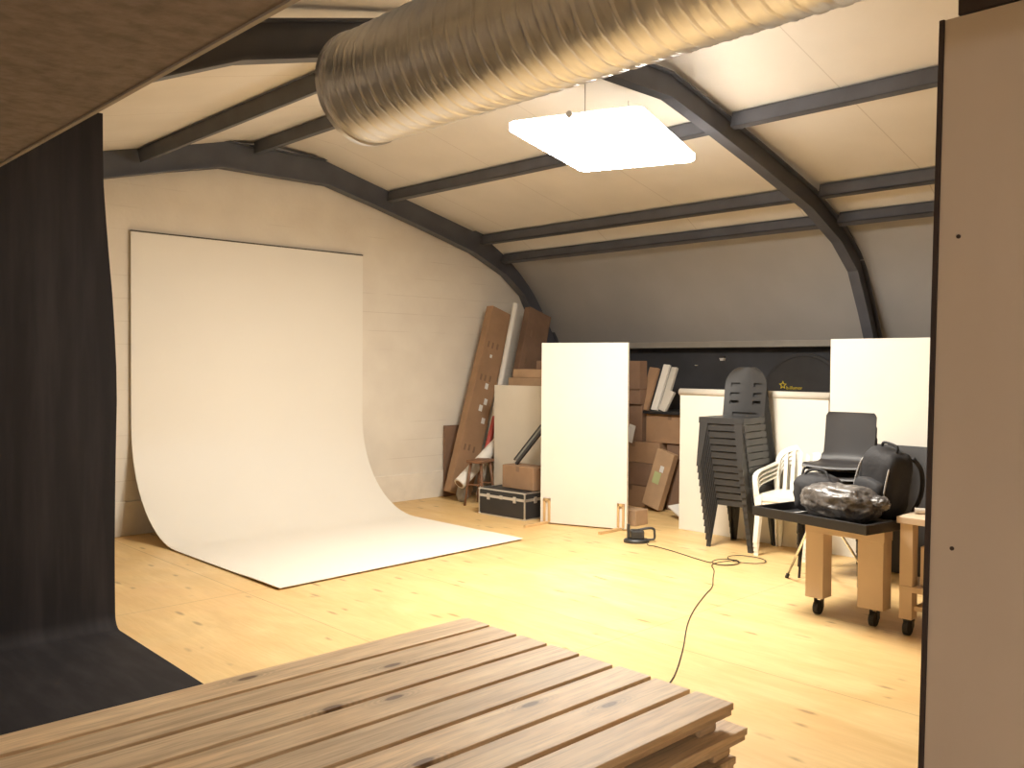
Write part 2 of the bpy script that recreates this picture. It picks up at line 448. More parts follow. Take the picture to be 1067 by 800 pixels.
# steel portal frames
ABR = [(CX, 3.50), (5.20, 3.50), (5.74, 3.375), (6.41, 3.205), (7.26, 2.975), (7.80, 2.74), (8.13, 2.50), (8.36, 2.12), (8.53, 1.80), (8.62, 1.3), (8.66, 0)]
ABL = [(2*CX-x, z) for x, z in ABR[1:7]]
ARCH = list(reversed(ABL)) + ABR
def offset(poly, d):
    out = []
    for i, (x, z) in enumerate(poly):
        a = poly[max(i-1, 0)]; b = poly[min(i+1, len(poly)-1)]
        tx, tz = b[0]-a[0], b[1]-a[1]; L = math.hypot(tx, tz)
        out.append((x - tz/L*d, z + tx/L*d))
    return out
def strip(mb, lo, hi, y0, y1):
    for i in range(len(lo)-1):
        q = [(lo[i][0], y0, lo[i][1]), (lo[i+1][0], y0, lo[i+1][1]), (hi[i+1][0], y0, hi[i+1][1]), (hi[i][0], y0, hi[i][1])]
        mb.prism(q, (0, y1-y0, 0))
def arch(y, flange=.10, depth=.185):
    mb = MB()
    a, b, c, d = ARCH, offset(ARCH, .012), offset(ARCH, depth-.012), offset(ARCH, depth)
    strip(mb, a, b, y-flange/2, y+flange/2)
    strip(mb, b, c, y-.012, y+.012)
    strip(mb, c, d, y-flange/2, y+flange/2)
    bmesh.ops.remove_doubles(mb.bm, verts=mb.bm.verts[:], dist=1e-5)
    return struct(mb.build('ceiling_beam', 'steel'))
arch(3.85); arch(8.29, .12, .27)
# purlins: channels between the frames, running the length of the room
def purlin(x, z, ang, y0, y1, h=.115, w=.06):
    """x, z: top edge on the lining; ang: slope of the roof there"""
    R = Matrix.Rotation(-ang, 3, 'Y'); mb = MB(); L = y1-y0
    def bx(cx, cz, sx, sz):
        o = R @ Vector((cx, 0, cz)); mb.box((x+o.x, (y0+y1)/2, z+o.z), (sx, L, sz), R)
    bx(-w/2+.006, -h/2, .012, h); bx(0, -.006, w, .012); bx(0, -h+.006, w, .012)
    return struct(mb.build('ceiling_purlin', 'steel'))
for x, z, a in ((CX-.25, 3.80, 0.0), (6.0, 3.535, -.24), (7.40, 3.19, -.24), (7.78, 2.985, -.5), (2*CX-6.0, 3.535, .24), (2*CX-7.40, 3.19, .24), (2*CX-7.78, 2.985, .5)):
    for y0, y1 in ((YF+.01, 3.80), (3.90, 8.23)):
        purlin(x, z, a, y0, y1)

# ------------------------------------------------------------------ black backdrop on the near side
def black_backdrop():
    X0, X1, YH = .15, 1.975, 5.48
    prof = []                         # (y, z) down the hanging part, round the bend, over the floor
    for k in range(15): prof.append((YH, 3.05 - k*(3.05-.10)/14))
    for k in range(1, 6):
        a = k/5*PI/2; prof.append((YH-.08+.08*math.cos(a)-.0, .10-.094*math.sin(a)))
    for k in range(1, 13): prof.append((YH-.08-k*.22, .006))
    E_ = [(0, 1.976), (.45, 1.974), (.89, 1.980), (1.47, 1.992), (1.93, 1.971), (2.32, 1.938), (2.68, 1.914), (3.2, 1.912)]
    def edge_x(z):
        for (a, xa), (b, xb) in zip(E_, E_[1:]):
            if z <= b: return xa + (xb-xa)*(z-a)/(b-a)
        return E_[-1][1]
    def top(x): return min(3.06, 2.285 if x < .95 else 2.40+(x-.95)*.78)
    nu = 46; n = len(prof)-1
    def fn(u, v):
        j = round(v*n); y, z = prof[j]
        x = X0 + (X1-X0)*u
        if j <= 14:
            z = .10 + (top(x)-.10)*(1-j/14)
            x += (edge_x(z)-X1)*u
            y += (.006*math.sin(x*7+z*.6) + .0012*math.sin(x*31+1)) * min(1, z/.8)
        else:
            x += -.028*u*max(0, (YH-y))/1.2 * (1 if y > 3.5 else 1)
        return (x, y, z)
    o = MB().grid(fn, nu, n).build('black_backdrop', 'canvas', smooth=True, solid=.004)
    return tag(o, 'black canvas backdrop hanging at the left and running out over the floor', 'backdrop')
black_backdrop()

# ------------------------------------------------------------------ white sweep
def white_backdrop():
    X0, X1 = 3.152, 5.69
    prof = [(8.335, 2.80)] + [(8.335, 2.80-(2.80-1.02)*k/8) for k in range(1, 9)]
    for k in range(1, 19):
        a = k/18*PI/2
        prof.append((7.36+.975*math.cos(a), .012+1.008*(1-math.sin(a))))
    for k in range(1, 9): prof.append((7.36-(7.36-5.63)*k/8, .012 + (.006 if k > 5 else 0)))
    n = len(prof)-1
    def fn(u, v):
        y, z = prof[round(v*n)]
        if z < .5: y += .135*u*max(0, (7.4-y)/1.77) 
        return (X0+(X1-X0)*u, y, z)
    root = thing('white_backdrop', 'white seamless sweep curving from the back wall down onto the floor', 'backdrop', (0, 0, 0))
    MB().grid(fn, 10, n).build('sheet', 'white', root, smooth=True, solid=.006)
    MB().minmax((X0-.002, 8.332, 2.798), (X1+.002, 8.346, 2.812)).build('top_batten', 'whiteback', root)
    for x in (X0, X1):
        mb = MB()
        for k in range(n-1 if x < 4 else 0):
            pass
    return root
white_backdrop()

# ------------------------------------------------------------------ spiral duct under the roof
def duct():
    xd, zd, r, y0, y1 = 2.45, 2.907, .258, -1.2, 3.58
    root = thing('ventilation_duct', 'large round galvanised spiral duct hanging under the ridge', 'duct', (xd, y0, zd))
    nt_, pitch = 96, .078
    L = y1-y0; ny = int(L/.0065)
    def fn(u, v):
        a = 2*PI*u; y = L*v
        ph = ((y/pitch + u) % 1.0)
        rr = r + (.0045 if ph < .09 else (.002 if ph < .17 else 0.0))
        # thin stiffening ribs between the seams
        rr += .0012 if .54 < ph < .62 else 0.0
        return (rr*math.cos(a), y, rr*math.sin(a))
    o = MB().grid(fn, nt_, ny).build('spiral_tube', 'duct', root, smooth=True)
    bmesh_weld(o)
    mb = MB()
    for rr, ya, yb in ((r+.010, L-.03, L+.002),):
        mb.loft([[( (rr if k else r-.012)*math.cos(2*PI*i/64), y, (rr if k else r-.012)*math.sin(2*PI*i/64)) for i in range(64)] for y, k in ((ya, 0), (ya, 1), (yb, 1), (yb, 0), (ya, 0))], cap=False)
    mb.build('end_collar', 'duct', root, smooth=False)
    for y in (1.78, 3.2):
        MB().tube([(0, y-y0, r), (.12, y-y0, .62)], .003, 6).build('hanger_wire', 'blackmetal', root)
    return root
def bmesh_weld(o):
    bm = bmesh.new(); bm.from_mesh(o.data)
    bmesh.ops.remove_doubles(bm, verts=bm.verts[:], dist=1e-4)
    bm.to_mesh(o.data); bm.free(); o.data.shade_smooth()
duct()

# ------------------------------------------------------------------ hanging lamp
def lamp():
    a = math.radians(21)
    root = thing('ceiling_lamp', 'bright white fluorescent lamp hanging under the steel roof frame', 'lamp', (4.74, 4.00, 3.10), a)
    L, W, H = 1.36, .90, .06
    def rg(l, w, z, n=6, rad=.06):
        out = []
        for cx, cy, st in ((l/2-rad, w/2-rad, 0), (-l/2+rad, w/2-rad, 1), (-l/2+rad, -w/2+rad, 2), (l/2-rad, -w/2+rad, 3)):
            for k in range(n+1):
                t = (st + k/n)*PI/2; out.append((cx+rad*math.cos(t), cy+rad*math.sin(t), z))
        return out
    MB().loft([rg(L, W, .050), rg(L, W, .010), rg(L-.02, W-.02, 0)]).build('diffuser', 'diffuser', root)
    MB().loft([rg(L-.02, W-.02, .051), rg(L-.02, W-.02, H), rg(L-.3, W*.5, H+.04)]).build('housing', 'housing', root)
    for sx in (-1, 1):
        MB().tube([(sx*(L/2), 0, H-.02), (sx*(L/2+.05), 0, H-.02)], .022, 10).build('end_cap', 'housing', root)
        MB().tube([(sx*.45, 0, H+.05), (sx*.45, 0, .44)], .002, 6).build('hanger_wire', 'blackmetal', root)
lamp()
def fill_lamp():  # added lamp, never in view: brightens the near board, pallets and soffit
    root = thing('fill_lamp', 'added fill lamp under the low soffit, unseen behind the viewer', 'lamp', (-.9, -1.3, 2.30))
    MB().loft([[(r*math.cos(2*PI*i/32), r*math.sin(2*PI*i/32), z) for i in range(32)] for r, z in ((.19, 0), (.19, -.03), (.17, -.035))]).build('housing', 'housing', root)
    MB().ball((0, 0, -.04), (.165, .165, .07), 3).build('diffuser', 'fill_diffuser', root, smooth=True)
fill_lamp()

# ------------------------------------------------------------------ partition board beside the viewer
def partition():
    root = thing('partition_board', 'tall beige laminate board with dark edge strip, standing close at the right', 'board', (2.09, .822, 0))
    root.rotation_euler = (0, math.radians(1.65), 0)
    MB().minmax((.0, -2.4, 0), (.04, -.011, 2.405)).build('panel', 'part', root, bevel=.002)
    MB().minmax((-.004, -.011, 0), (.046, 0.0, 2.405)).build('edge_strip', 'partdark', root)
    for y, z in ((-.055, 1.90), (-.06, 1.19)):
        MB().tube([(-.002, y, z), (.006, y, z)], .005, 8).build('screw', 'screw', root)
    b = MB().minmax((2.165, .50, 2.409), (2.225, .785, 2.462)).build('timber_batten', 'partdark', bevel=.003)
    tag(b, 'short dark timber lying on top of the tall beige board', 'timber')
partition()

# ------------------------------------------------------------------ stack of timber pallets
def pallet():
    root = thing('timber_pallet', '', 'pallet', (0, 0, 0), 0, 'stacked timber pallets')
    LX, WY = 1.95, 1.19
    nb, gap = 8, .020
    bw = (WY - gap*(nb-1))/nb
    for k in range(nb):
        y = -WY + bw/2 + k*(bw+gap)
        e = random.uniform(-.006, .004)
        o = MB().box((0, 0, 0), (LX+e*2, bw, .021)).build('deck_board', 'pallet', root, bevel=.0025)
        o.location = (-LX/2, y, .0775-.0105)
    for k in range(nb-1):
        y = -WY + bw + gap/2 + k*(bw+gap)
        o = MB().box((0, 0, 0), (LX, bw*.92, .020)).build('under_board', 'bearer', root, bevel=.002)
        o.location = (-LX/2-.004, y, .0462)
    for y in (-WY+.035, -.035):
        o = MB().box((0, 0, 0), (LX, .05, .020)).build('under_board', 'bearer', root, bevel=.002)
        o.location = (-LX/2+.002, y, .0462)
    for x in (-.10, -LX/2, -LX+.10):
        o = MB().box((0, 0, 0), (.09, WY-.04, .035)).build('bearer', 'bearer', root, bevel=.012)
        o.location = (x, -WY/2, .0182)
    return root
PORD = ['topmost', 'second', 'third', 'fourth', 'fifth', 'sixth', 'seventh', 'bottom']
PX, PY, PH = 2.262, 2.598, .0777
pal = pallet(); pal.location = (PX, PY, .62-PH); pal['label'] = 'topmost timber pallet of the stack, its pale slatted deck seen from above'
for k, (dx, dy) in enumerate(((.040, -.022), (.0, -.01), (.03, -.015), (.02, .0), (.035, -.01), (.01, -.005), (.02, .0))):
    lb = f'timber pallet, {PORD[k+1]} from the top of the stack' if k < 6 else 'bottom timber pallet of the stack, lying on the plywood floor'
    dup(pal, (PX+dx, PY+dy, max(.001, .62-PH*(k+2))), label=lb)

# ------------------------------------------------------------------ white boards along the knee wall
def flat_board():
    a = math.atan2(5.432-6.28, 6.769-6.444)       # along its foot
    root = thing('flat_board', 'tall white board standing on wooden feet in the middle of the room', 'board', (6.444, 6.28, 0), a)
    W = .908
    MB().minmax((0, 0, .012), (W, .045, 1.822)).build('panel', 'board', root, bevel=.003)
    for x in (.075, W-.055):
        f = MB()
        f.minmax((x-.036, -.022, .03), (x-.016, -.002, .26)); f.minmax((x+.016, -.022, .03), (x+.036, -.002, .26))
        f.minmax((x-.036, -.022, .235), (x+.036, -.002, .26))
        fo = f.build('foot', 'bracket', root)
        MB().beam((x, .03, .013), (x-.115, -.30, .013), .032, .026, (1, 0, 0)).build('foot_bar', 'bracket', fo, bevel=.002)
flat_board()
def low_board():
    root = thing('low_board', 'low wide white board with rolled top edge behind the black garden chairs', 'board', (7.245, 5.16, 0), 0)
    MB().minmax((0, -1.535, 0), (.04, 0, 1.33)).build('panel', 'board', root, bevel=.003)
    pts = [(.02 + .0, -1.535, 1.345), (.02, 0.012, 1.345)]
    MB().tube(pts, .036, 16).build('paper_roll', 'roll', root, smooth=True)
low_board()
b = MB().minmax((7.245, 2.3, 0), (7.285, 3.615, 1.838)).build('tall_board', 'board', bevel=.003)
tag(b, 'tall white board behind the black school chairs, next to the partition', 'board')
R = Matrix.Rotation(math.radians(-3), 3, 'Y')
b = MB().box((7.00, 7.02, .684), (.03, 1.09, 1.366)).build('cream_board', 'board2', bevel=.003)
tag(b, 'low cream board half hidden behind the tall white board on feet', 'board')

# ------------------------------------------------------------------ dark recess under the eave
def reflector():
    root = thing('reflector_bag', 'round black reflector bag with a yellow star, hanging on the dark wall', 'bag', (8.945, 4.76, 1.25))
    n = 48; mb = MB()
    mb.loft([[(x, r*math.cos(2*PI*i/n), r*math.sin(2*PI*i/n)) for i in range(n)] for x, r in ((.025, .47), (0.0, .50), (-.02, .497), (-.024, .47), (-.018, .455))])
    mb.build('cover', 'reflector', root, smooth=False)
    # star outline
    s = MB(); ro, ri = .048, .022
    P = lambda k, f: (0.0, -(ro if k % 2 == 0 else ri)*f*math.sin(k*PI/5), (ro if k % 2 == 0 else ri)*f*math.cos(k*PI/5))
    c = Vector((-.026, .235, .148))
    for k in range(10):
        q = [c+Vector(P(k, 1)), c+Vector(P(k+1, 1)), c+Vector(P(k+1, .62)), c+Vector(P(k, .62))]
        s.prism(q, (-.002, 0, 0))
    s.build('star', 'yellow', root)
    cu = bpy.data.curves.new('lettering', 'FONT'); cu.body = 'b.illumor'; cu.size = .052; cu.extrude = .001; cu.space_character = 1.02
    cu.materials.append(M['yellow'])
    tmp = bpy.data.objects.new('lettering', cu); COL.objects.link(tmp)
    me = bpy.data.meshes.new_from_object(tmp.evaluated_get(bpy.context.evaluated_depsgraph_get()))
    bpy.data.objects.remove(tmp); bpy.data.curves.remove(cu)
    if not me.materials: me.materials.append(M['yellow'])
    t = bpy.data.objects.new('lettering', me); COL.objects.link(t); t.parent = root
    t.matrix_local = Matrix.Translation((-.026, .195, .105)) @ Matrix(((0, 0, -1, 0), (-1, 0, 0, 0), (0, 1, 0, 0), (0, 0, 0, 1)))
reflector()
for y, z, r, lb in ((4.81, 1.705, .038, 'white hook above the round black reflector bag'), (5.79, 1.68, .032, 'white hook on the dark wall above the black garden chairs'), (6.15, 1.61, .010, 'tiny pale hook on the dark wall above the leaning white planks')):
    root = thing('wall_hook', lb, 'hook', (8.98, y, z), 0, 'hooks on the dark wall')
    MB().loft([[(x, w*r, h*r) for w, h in ((-1, .5), (1, .5), (.55, -.5), (-.55, -.5))] for x in (0, -.05)]).build('hook', 'paper', root, bevel=.003)
    MB().minmax((-.02, -r*.8, r*.5), (0, r*.8, r*1.1)).build('back_plate', 'blackmetal', root)

# ------------------------------------------------------------------ black garden chairs
def leg_loft(top, bot, wt, wb, th, sx, sy):
    """L-section leg, corner outwards at (sx, sy); th plate thickness"""
    def L(c, w):
        pts = [(0, 0), (-w, 0), (-w, -th), (-th, -th), (-th, -w), (0, -w)]
        return [(c[0]+sx*a, c[1]+sy*b, c[2]) for a, b in pts]
    return MB().loft([L(top, wt), L(bot, wb)])
def garden_chair(label, m, group):
    root = thing('garden_chair', label, 'chair', (0, 0, 0), 0, group)
    W, D, H = .43, .42, .43
    def seat(u, v):
        x = (u-.5)*2; y = (v-.5)*2
        wx = .5*W*(1-.06*v)
        z = H - .012*(1-x*x)*(1-y*y)
        return (x*wx, -.5*D + D*v, z)
    MB().grid(seat, 10, 10).build('seat', m, root, smooth=True, solid=.006)
    ap = MB()
    hw, hd = W/2, D/2
    ap.prism([(-hw, -hd-.002, H), (hw, -hd-.002, H), (hw, -hd-.004, H-.035), (.12, -hd-.004, H-.05), (-.12, -hd-.004, H-.05), (-hw, -hd-.004, H-.035)], (0, .006, 0))
    for s in (-1, 1):
        ap.prism([(s*hw, -hd, H), (s*hw*.94, hd, H), (s*hw*.95, hd, H-.05), (s*(hw+.003), -hd, H-.05)], (-s*.006, 0, 0))
    ap.build('apron', m, root)
    for sx in (-1, 1):
        leg_loft((sx*.205, -.21, H-.005), (sx*.222, -.235, 0), .085, .040, .006, sx, -1).build('leg', m, root)
        leg_loft((sx*.195, .20, H-.005), (sx*.212, .225, 0), .075, .040, .006, sx, 1).build('leg', m, root)
    def back(u, v):
        x = (u-.5)*2
        w = .205 if v < .55 else .205*math.sqrt(max(0.0, 1-((v-.55)/.45*.93)**2.6))
        z = H + .44*v
        y = .195 + .062*v - .035*(1-x*x)*0 + .030*(-(x*x)) 
        return (x*w, y+.02, z)
    def holes(u, v):
        x = abs(u-.5)*2
        if v < .08 and x < .6: return False
        for a, b in ((.22, .32), (.40, .50), (.58, .68)):
            if a < v < b and .30 < x < .78: return False
        return True
    MB().grid(back, 24, 25, holes).build('backrest', m, root, smooth=True, solid=.007)
    return root
ORD = ['bottom', 'second', 'third', 'fourth', 'fifth', 'sixth', 'seventh', 'eighth', 'ninth', 'tenth', 'eleventh', 'twelfth', 'thirteenth']
NB = 13
def stack_label(k, n, what, where):
    if k == n-1: return f'topmost {what} of the {where}'
    if k == 0: return f'bottom {what} of the {where}, its legs on the floor'
    return f'{what}, {ORD[n-1-k]} from the top of the {where}'
ch = None
for k in range(NB):
    loc = (6.975-.011*k, 4.287+.002*k, .0602*k)
    lb = stack_label(k, NB, 'black plastic garden chair', 'tall black stack')
    if ch is None:
        ch = garden_chair(lb, 'blackplastic', 'stacked black garden chairs'); ch.location = loc; ch.rotation_euler = (0, 0, -PI/2+.06)
    else: dup(ch, loc, label=lb)

# ------------------------------------------------------------------ white garden armchairs
def armchair(label):
    m = 'whiteplastic'
    root = thing('garden_armchair', label, 'chair', (0, 0, 0), 0, 'stacked white garden armchairs')
    W, D, H = .47, .44, .41
    def seat(u, v):
        x = (u-.5)*2; y = (v-.5)*2
        z = H - .02*(1-x*x)*(1-y*y) - (.015*max(0, (-y-.7)/.3))
        return (x*W/2*(1-.1*v), -D/2 + D*v, z)
    MB().grid(seat, 12, 12).build('seat', m, root, smooth=True, solid=.006)
    ap = MB(); hw, hd = W/2, D/2
    ap.prism([(-hw, -hd, H-.010), (hw, -hd, H-.010), (hw, -hd-.004, H-.05), (-hw, -hd-.004, H-.05)], (0, .006, 0))
    for s in (-1, 1): ap.prism([(s*hw, -hd, H), (s*hw*.9, hd, H), (s*hw*.9, hd, H-.04), (s*hw, -hd, H-.05)], (-s*.006, 0, 0))
    ap.build('apron', m, root)
    for s in (-1, 1):
        leg_loft((s*.245, -.225, H), (s*.262, -.255, 0), .060, .042, .007, s, -1).build('leg', m, root)
        leg_loft((s*.22, .21, H), (s*.245, .26, 0), .060, .042, .007, s, 1).build('leg', m, root)
        # arm: flat curved strip from the front post up and back to the backrest
        path = smoothpath([(s*.240, -.222, H-.01), (s*.258, -.222, H+.09), (s*.268, -.195, H+.155), (s*.272, -.10, H+.185), (s*.262, .08, H+.205), (s*.225, .235, H+.235)], 5)
        mb = MB(); rings = []
        for i, p in enumerate(path):
            t = (path[min(i+1, len(path)-1)]-path[max(i-1, 0)]).normalized()
            sd = Vector((1, 0, 0)); sd = (sd - t*sd.dot(t)).normalized(); nn = t.cross(sd)
            w = .026; h = .007
            rings.append([p+sd*w+nn*h, p-sd*w+nn*h, p-sd*w-nn*h, p+sd*w-nn*h])
        mb.loft(rings).build('arm', m, root, smooth=False, bevel=.004)
    # backrest: outer hoop and slats
    def bp(x, z):                  # point on the reclined, curved back
        return Vector((x, .20 + .22*z + .05*(0) - .9*x*x*.9, H+z))
    hoop = smoothpath([bp(-.205, -.01), bp(-.225, .18), bp(-.20, .30), bp(-.10, .36), bp(0, .372), bp(.10, .36), bp(.20, .30), bp(.225, .18), bp(.205, -.01)], 5)
    mb = MB(); rings = []
    for i, p in enumerate(hoop):
        t = (hoop[min(i+1, len(hoop)-1)]-hoop[max(i-1, 0)]).normalized(); nn = Vector((0, 1, -.2)).normalized()
        sd = t.cross(nn).normalized()
        rings.append([p+sd*.024+nn*.006, p-sd*.024+nn*.006, p-sd*.024-nn*.006, p+sd*.024-nn*.006])
    mb.loft(rings).build('back_hoop', m, root)
    for x in (-.135, -.068, 0, .068, .135):
        mb = MB(); zt = .36 if abs(x) < .1 else .325
        rings = []
        for k in range(7):
            p = bp(x*(1+.1*k/6), zt*k/6 - .005)
            rings.append([p+Vector((.019, -.004, 0)), p+Vector((-.019, -.004, 0)), p+Vector((-.019, .004, 0)), p+Vector((.019, .004, 0))])
        mb.loft(rings).build('back_slat', m, root)
    return root
ac = None
AN = 4
for k in range(AN):
    loc = (6.995-.006*k, 3.825, .036*k)
    lb = stack_label(k, AN, 'white plastic garden armchair', 'short white stack')
    if ac is None:
        ac = armchair(lb); ac.location = loc; ac.scale = (.86, 1, 1); ac.rotation_euler = (0, 0, -PI/2+.16)
    else: dup(ac, loc, label=lb)

# ------------------------------------------------------------------ black school chairs with tube frames
def school_chair(label):
    root = thing('school_chair', label, 'chair', (0, 0, 0), 0, 'stacked black school chairs')
    H = .44
    prof = smoothpath([(-.215, H-.022), (-.19, H-.002), (-.08, H-.004), (.06, H-.012), (.14, H-.004), (.185, H+.03), (.205, H+.10), (.225, H+.22), (.24, H+.33), (.247, H+.385)], 3)
    n = len(prof)-1
    def fn(u, v):
        p = prof[round(v*n)]; x = (u-.5)*2
        w = .21 - (.015 if v > .6 else 0) - .02*max(0, (v-.93)/.07)
        y, z = p.x, p.y
        if v < .5: z += .012*x*x
        else: y -= .022*x*x
        return (x*w, y, z)
    MB().grid(fn, 12, n).build('seat_shell', 'shell', root, smooth=True, solid=.008)
    for s in (-1, 1):
        MB().tube(smoothpath([(s*.185, -.17, H-.03), (s*.205, -.195, H-.05), (s*.215, -.235, .22), (s*.222, -.255, 0)], 5), .010, 8).build('leg', 'blackmetal', root, smooth=True)
        MB().tube(smoothpath([(s*.175, .12, H-.028), (s*.20, .16, H-.05), (s*.212, .21, .22), (s*.222, .25, 0)], 5), .010, 8).build('leg', 'blackmetal', root, smooth=True)
        MB().tube([(s*.185, -.17, H-.03), (s*.175, .12, H-.028)], .010, 8).build('seat_rail', 'blackmetal', root, smooth=True)
    MB().tube([(-.185, -.15, H-.032), (.185, -.15, H-.032)], .009, 8).build('cross_bar', 'blackmetal', root, smooth=True)
    return root
sc_ = None
SN = 6
for k in range(SN):
    loc = (6.52-.004*k, 3.145+.002*k, .0845*k)
    lb = stack_label(k, SN, 'black shell school chair', 'stack behind the tray')
    if sc_ is None:
        sc_ = school_chair(lb); sc_.location = loc; sc_.rotation_euler = (0, 0, -PI/2+.10)
    else: dup(sc_, loc, label=lb)

# black board leaning behind the bags
b = MB().box((7.06, 2.83, .49), (.025, .72, 1.0), Matrix.Rotation(.22, 3, 'Y')).build('black_board', 'shell', bevel=.003)
tag(b, 'black board leaning against the tall white board behind the backpack', 'board')

# ------------------------------------------------------------------ rolling trolley, tray and bags
def caster(parent, x, y, h=.115):
    c = MB().tube([(x+.012, y, h-.012), (x+.012, y, h)], .035, 14)
    c.minmax((x-.005, y-.026, .045), (x+.030, y-.020, h-.01)); c.minmax((x-.005, y+.020, .045), (x+.030, y+.026, h-.01))
    c = c.build('caster', 'blackmetal', parent)
    MB().tube([(x, y-.016, .045), (x, y+.016, .045)], .045, 20).build('wheel', 'rubber', c)
def trolley():
    root = thing('trolley', 'cream wooden trestle on casters with two thick square legs under the black tray', 'trolley', (0, 0, 0))
    X0, X1, Y0, Y1 = 5.36, 5.485, 2.315, 2.83
    MB().minmax((X0, Y0, .535), (X1, Y1, .618)).build('top', 'mdf', root, bevel=.003)
    for (xa, ya, yb) in ((X0+.002, Y1-.125, Y1-.004), (X0+.002, Y0+.004, Y0+.165)):
        MB().minmax((xa, ya, .115), (xa+.12, yb, .535)).build('leg', 'mdf', root, bevel=.003)
        caster(root, xa+.06, (ya+yb)/2)
    return root
trolley()
def tray():
    a = math.radians(-10)
    root = thing('metal_tray', 'black metal tray on the cream trestle with bags lying in it', 'tray', (5.42, 2.665, .620), a)
    lx, ly = .56, .85
    MB().box((0, 0, .006), (lx-.01, ly-.01, .010)).build('tray_floor', 'blackmetal', root)
    rim = MB()
    for s in (-1, 1):
        rim.box((s*(lx/2-.011), 0, .030), (.022, ly, .060)); rim.box((0, s*(ly/2-.011), .030), (lx-.045, .022, .060))
    rim.build('rim', 'blackmetal', root, bevel=.003)
    MB().box((0, ly/2-.20, .02), (lx-.05, .02, .018)).build('cross_bar', 'greytrim', root)
    MB().box((lx/2-.11, .0, .02), (.02, ly-.05, .018)).build('inner_rail', 'greytrim', root)
    return root
tray()
# folding stand with thin chrome legs behind the trolley
def stand():
    root = thing('folding_stand', 'thin chrome folding stand holding up the back of the black tray', 'stand', (0, 0, 0))
    for p, q in (((6.17, 3.40, .012), (5.72, 2.96, .57)), ((6.50, 3.24, .012), (5.76, 2.90, .57)), ((6.05, 2.62, .012), (5.74, 2.84, .57)),):
        lg = MB().tube([p, q], .009, 10).build('leg', 'chrome', root, smooth=True)
        v = Vector(q)-Vector(p)
        MB().tube([Vector(p)-v.normalized()*.010, Vector(p)+v.normalized()*.035], .014, 10).build('rubber_foot', 'rubber', lg)
    MB().minmax((5.66, 2.78, .56), (5.80, 3.02, .618)).build('head_plate', 'blackmetal', root, bevel=.004)
stand()

def backpack():
    root = thing('backpack', 'large black backpack with grey piping standing in the black tray', 'bag', (5.62, 2.47, .650), math.radians(-20))
    root.rotation_euler = (math.radians(11), 0, math.radians(-20))
    body = MB().ball((0, 0, .225), (.11, .15, .22), 4, .06, 2.0, 3, 4.0).build('body', 'nylon', root, smooth=True)
    MB().ball((-.105, 0, .14), (.05, .12, .12), 3, .06, 2.2, 5, 4.0).build('front_pocket', 'nylon', root, smooth=True)
    for s in (-1, 1):
        MB().tube(smoothpath([(-.112, s*.120, .06), (-.118, s*.122, .20), (-.100, s*.112, .34), (-.05, s*.09, .425)], 5), .006, 6).build('piping', 'greytrim', root, smooth=True)
        MB().tube(smoothpath([(.10, s*.10, .41), (.16, s*.13, .33), (.18, s*.14, .18), (.12, s*.14, .04)], 5), .014, 8).build('strap', 'nylon', root, smooth=True)
    MB().tube(smoothpath([(0, -.06, .435), (0, -.05, .475), (0, .05, .475), (0, .06, .435)], 5), .009, 8).build('carry_handle', 'nylon', root, smooth=True)
backpack()
def softbag():
    root = thing('soft_bag', 'small black soft bag at the far end of the black tray', 'bag', (5.58, 2.86, .636), .2)
    MB().ball((0, 0, .125), (.13, .15, .125), 4, .10, 2.4, 9, 3.0).build('body', 'nylon', root, smooth=True)
    MB().tube(smoothpath([(-.06, -.09, .215), (-.03, -.05, .275), (-.03, .05, .275), (-.06, .09, .215)], 5), .009, 8).build('handle', 'nylon', root, smooth=True)
softbag()
def filmbag():
    root = thing('plastic_bag', 'crumpled dark see-through plastic bag lying at the front of the tray', 'bag', (5.37, 2.60, .636), math.radians(-8))
    MB().ball((0, 0, .115), (.13, .26, .115), 5, .11, 3.2, 4, 2.6).build('bag', 'film', root, smooth=True)
    MB().ball((.0, -.255, .14), (.045, .075, .045), 4, .22, 4, 8, 2.2).build('tied_end', 'film', root, smooth=True)
filmbag()

# ------------------------------------------------------------------ work bench at the partition
def bench():
    root = thing('work_bench', 'pale wooden rolling bench with shelves, half hidden by the partition board', 'bench', (0, 0, 0))
    X0, X1, Y0, Y1 = 5.36, 5.96, 1.45, 2.225
    MB().minmax((X0-.02, Y0, .672), (X1, Y1+.01, .712)).build('top', 'mdf2', root, bevel=.003)
    for xa in (X0, X1-.09):
        for yb in (Y1-.005, Y0+.095):
            MB().minmax((xa, yb-.075, .10), (xa+.08, yb, .672)).build('leg', 'mdf2', root, bevel=.002)
            caster(root, xa+.035, yb-.04, .10)
    MB().minmax((X0-.004, Y0+.1, .265), (X1-.02, Y1-.005, .30)).build('shelf', 'mdf2', root, bevel=.002)
    MB().minmax((X0+.02, Y0+.1, .155), (X1-.02, Y1-.085, .185)).build('lower_rail', 'mdf2', root, bevel=.002)
bench()
b = MB().minmax((5.40, 1.72, .302), (5.80, 2.115, .54)); b = b.build('wooden_box', 'mdf', bevel=.004)
tag(b, 'wooden box standing on the shelf of the pale bench', 'box')
def roll(name, p, q, r, m, label, cat, group=None):
    root = thing(name, label, cat, p, 0, group); d = Vector(q)-Vector(p); n = d.normalized()
    MB().tube([(0, 0, 0), d], r, 20).build('paper' if 'roll' in name else 'tube', m, root, smooth=False)
    MB().tube([-n*.002, d+n*.002], r*.72, 16).build('core', 'card2', root)
    return root
roll('paper_roll', (5.52, 2.20, .731), (5.62, 2.02, .731), .017, 'paper', 'small white paper roll lying on the pale bench top', 'paper roll')
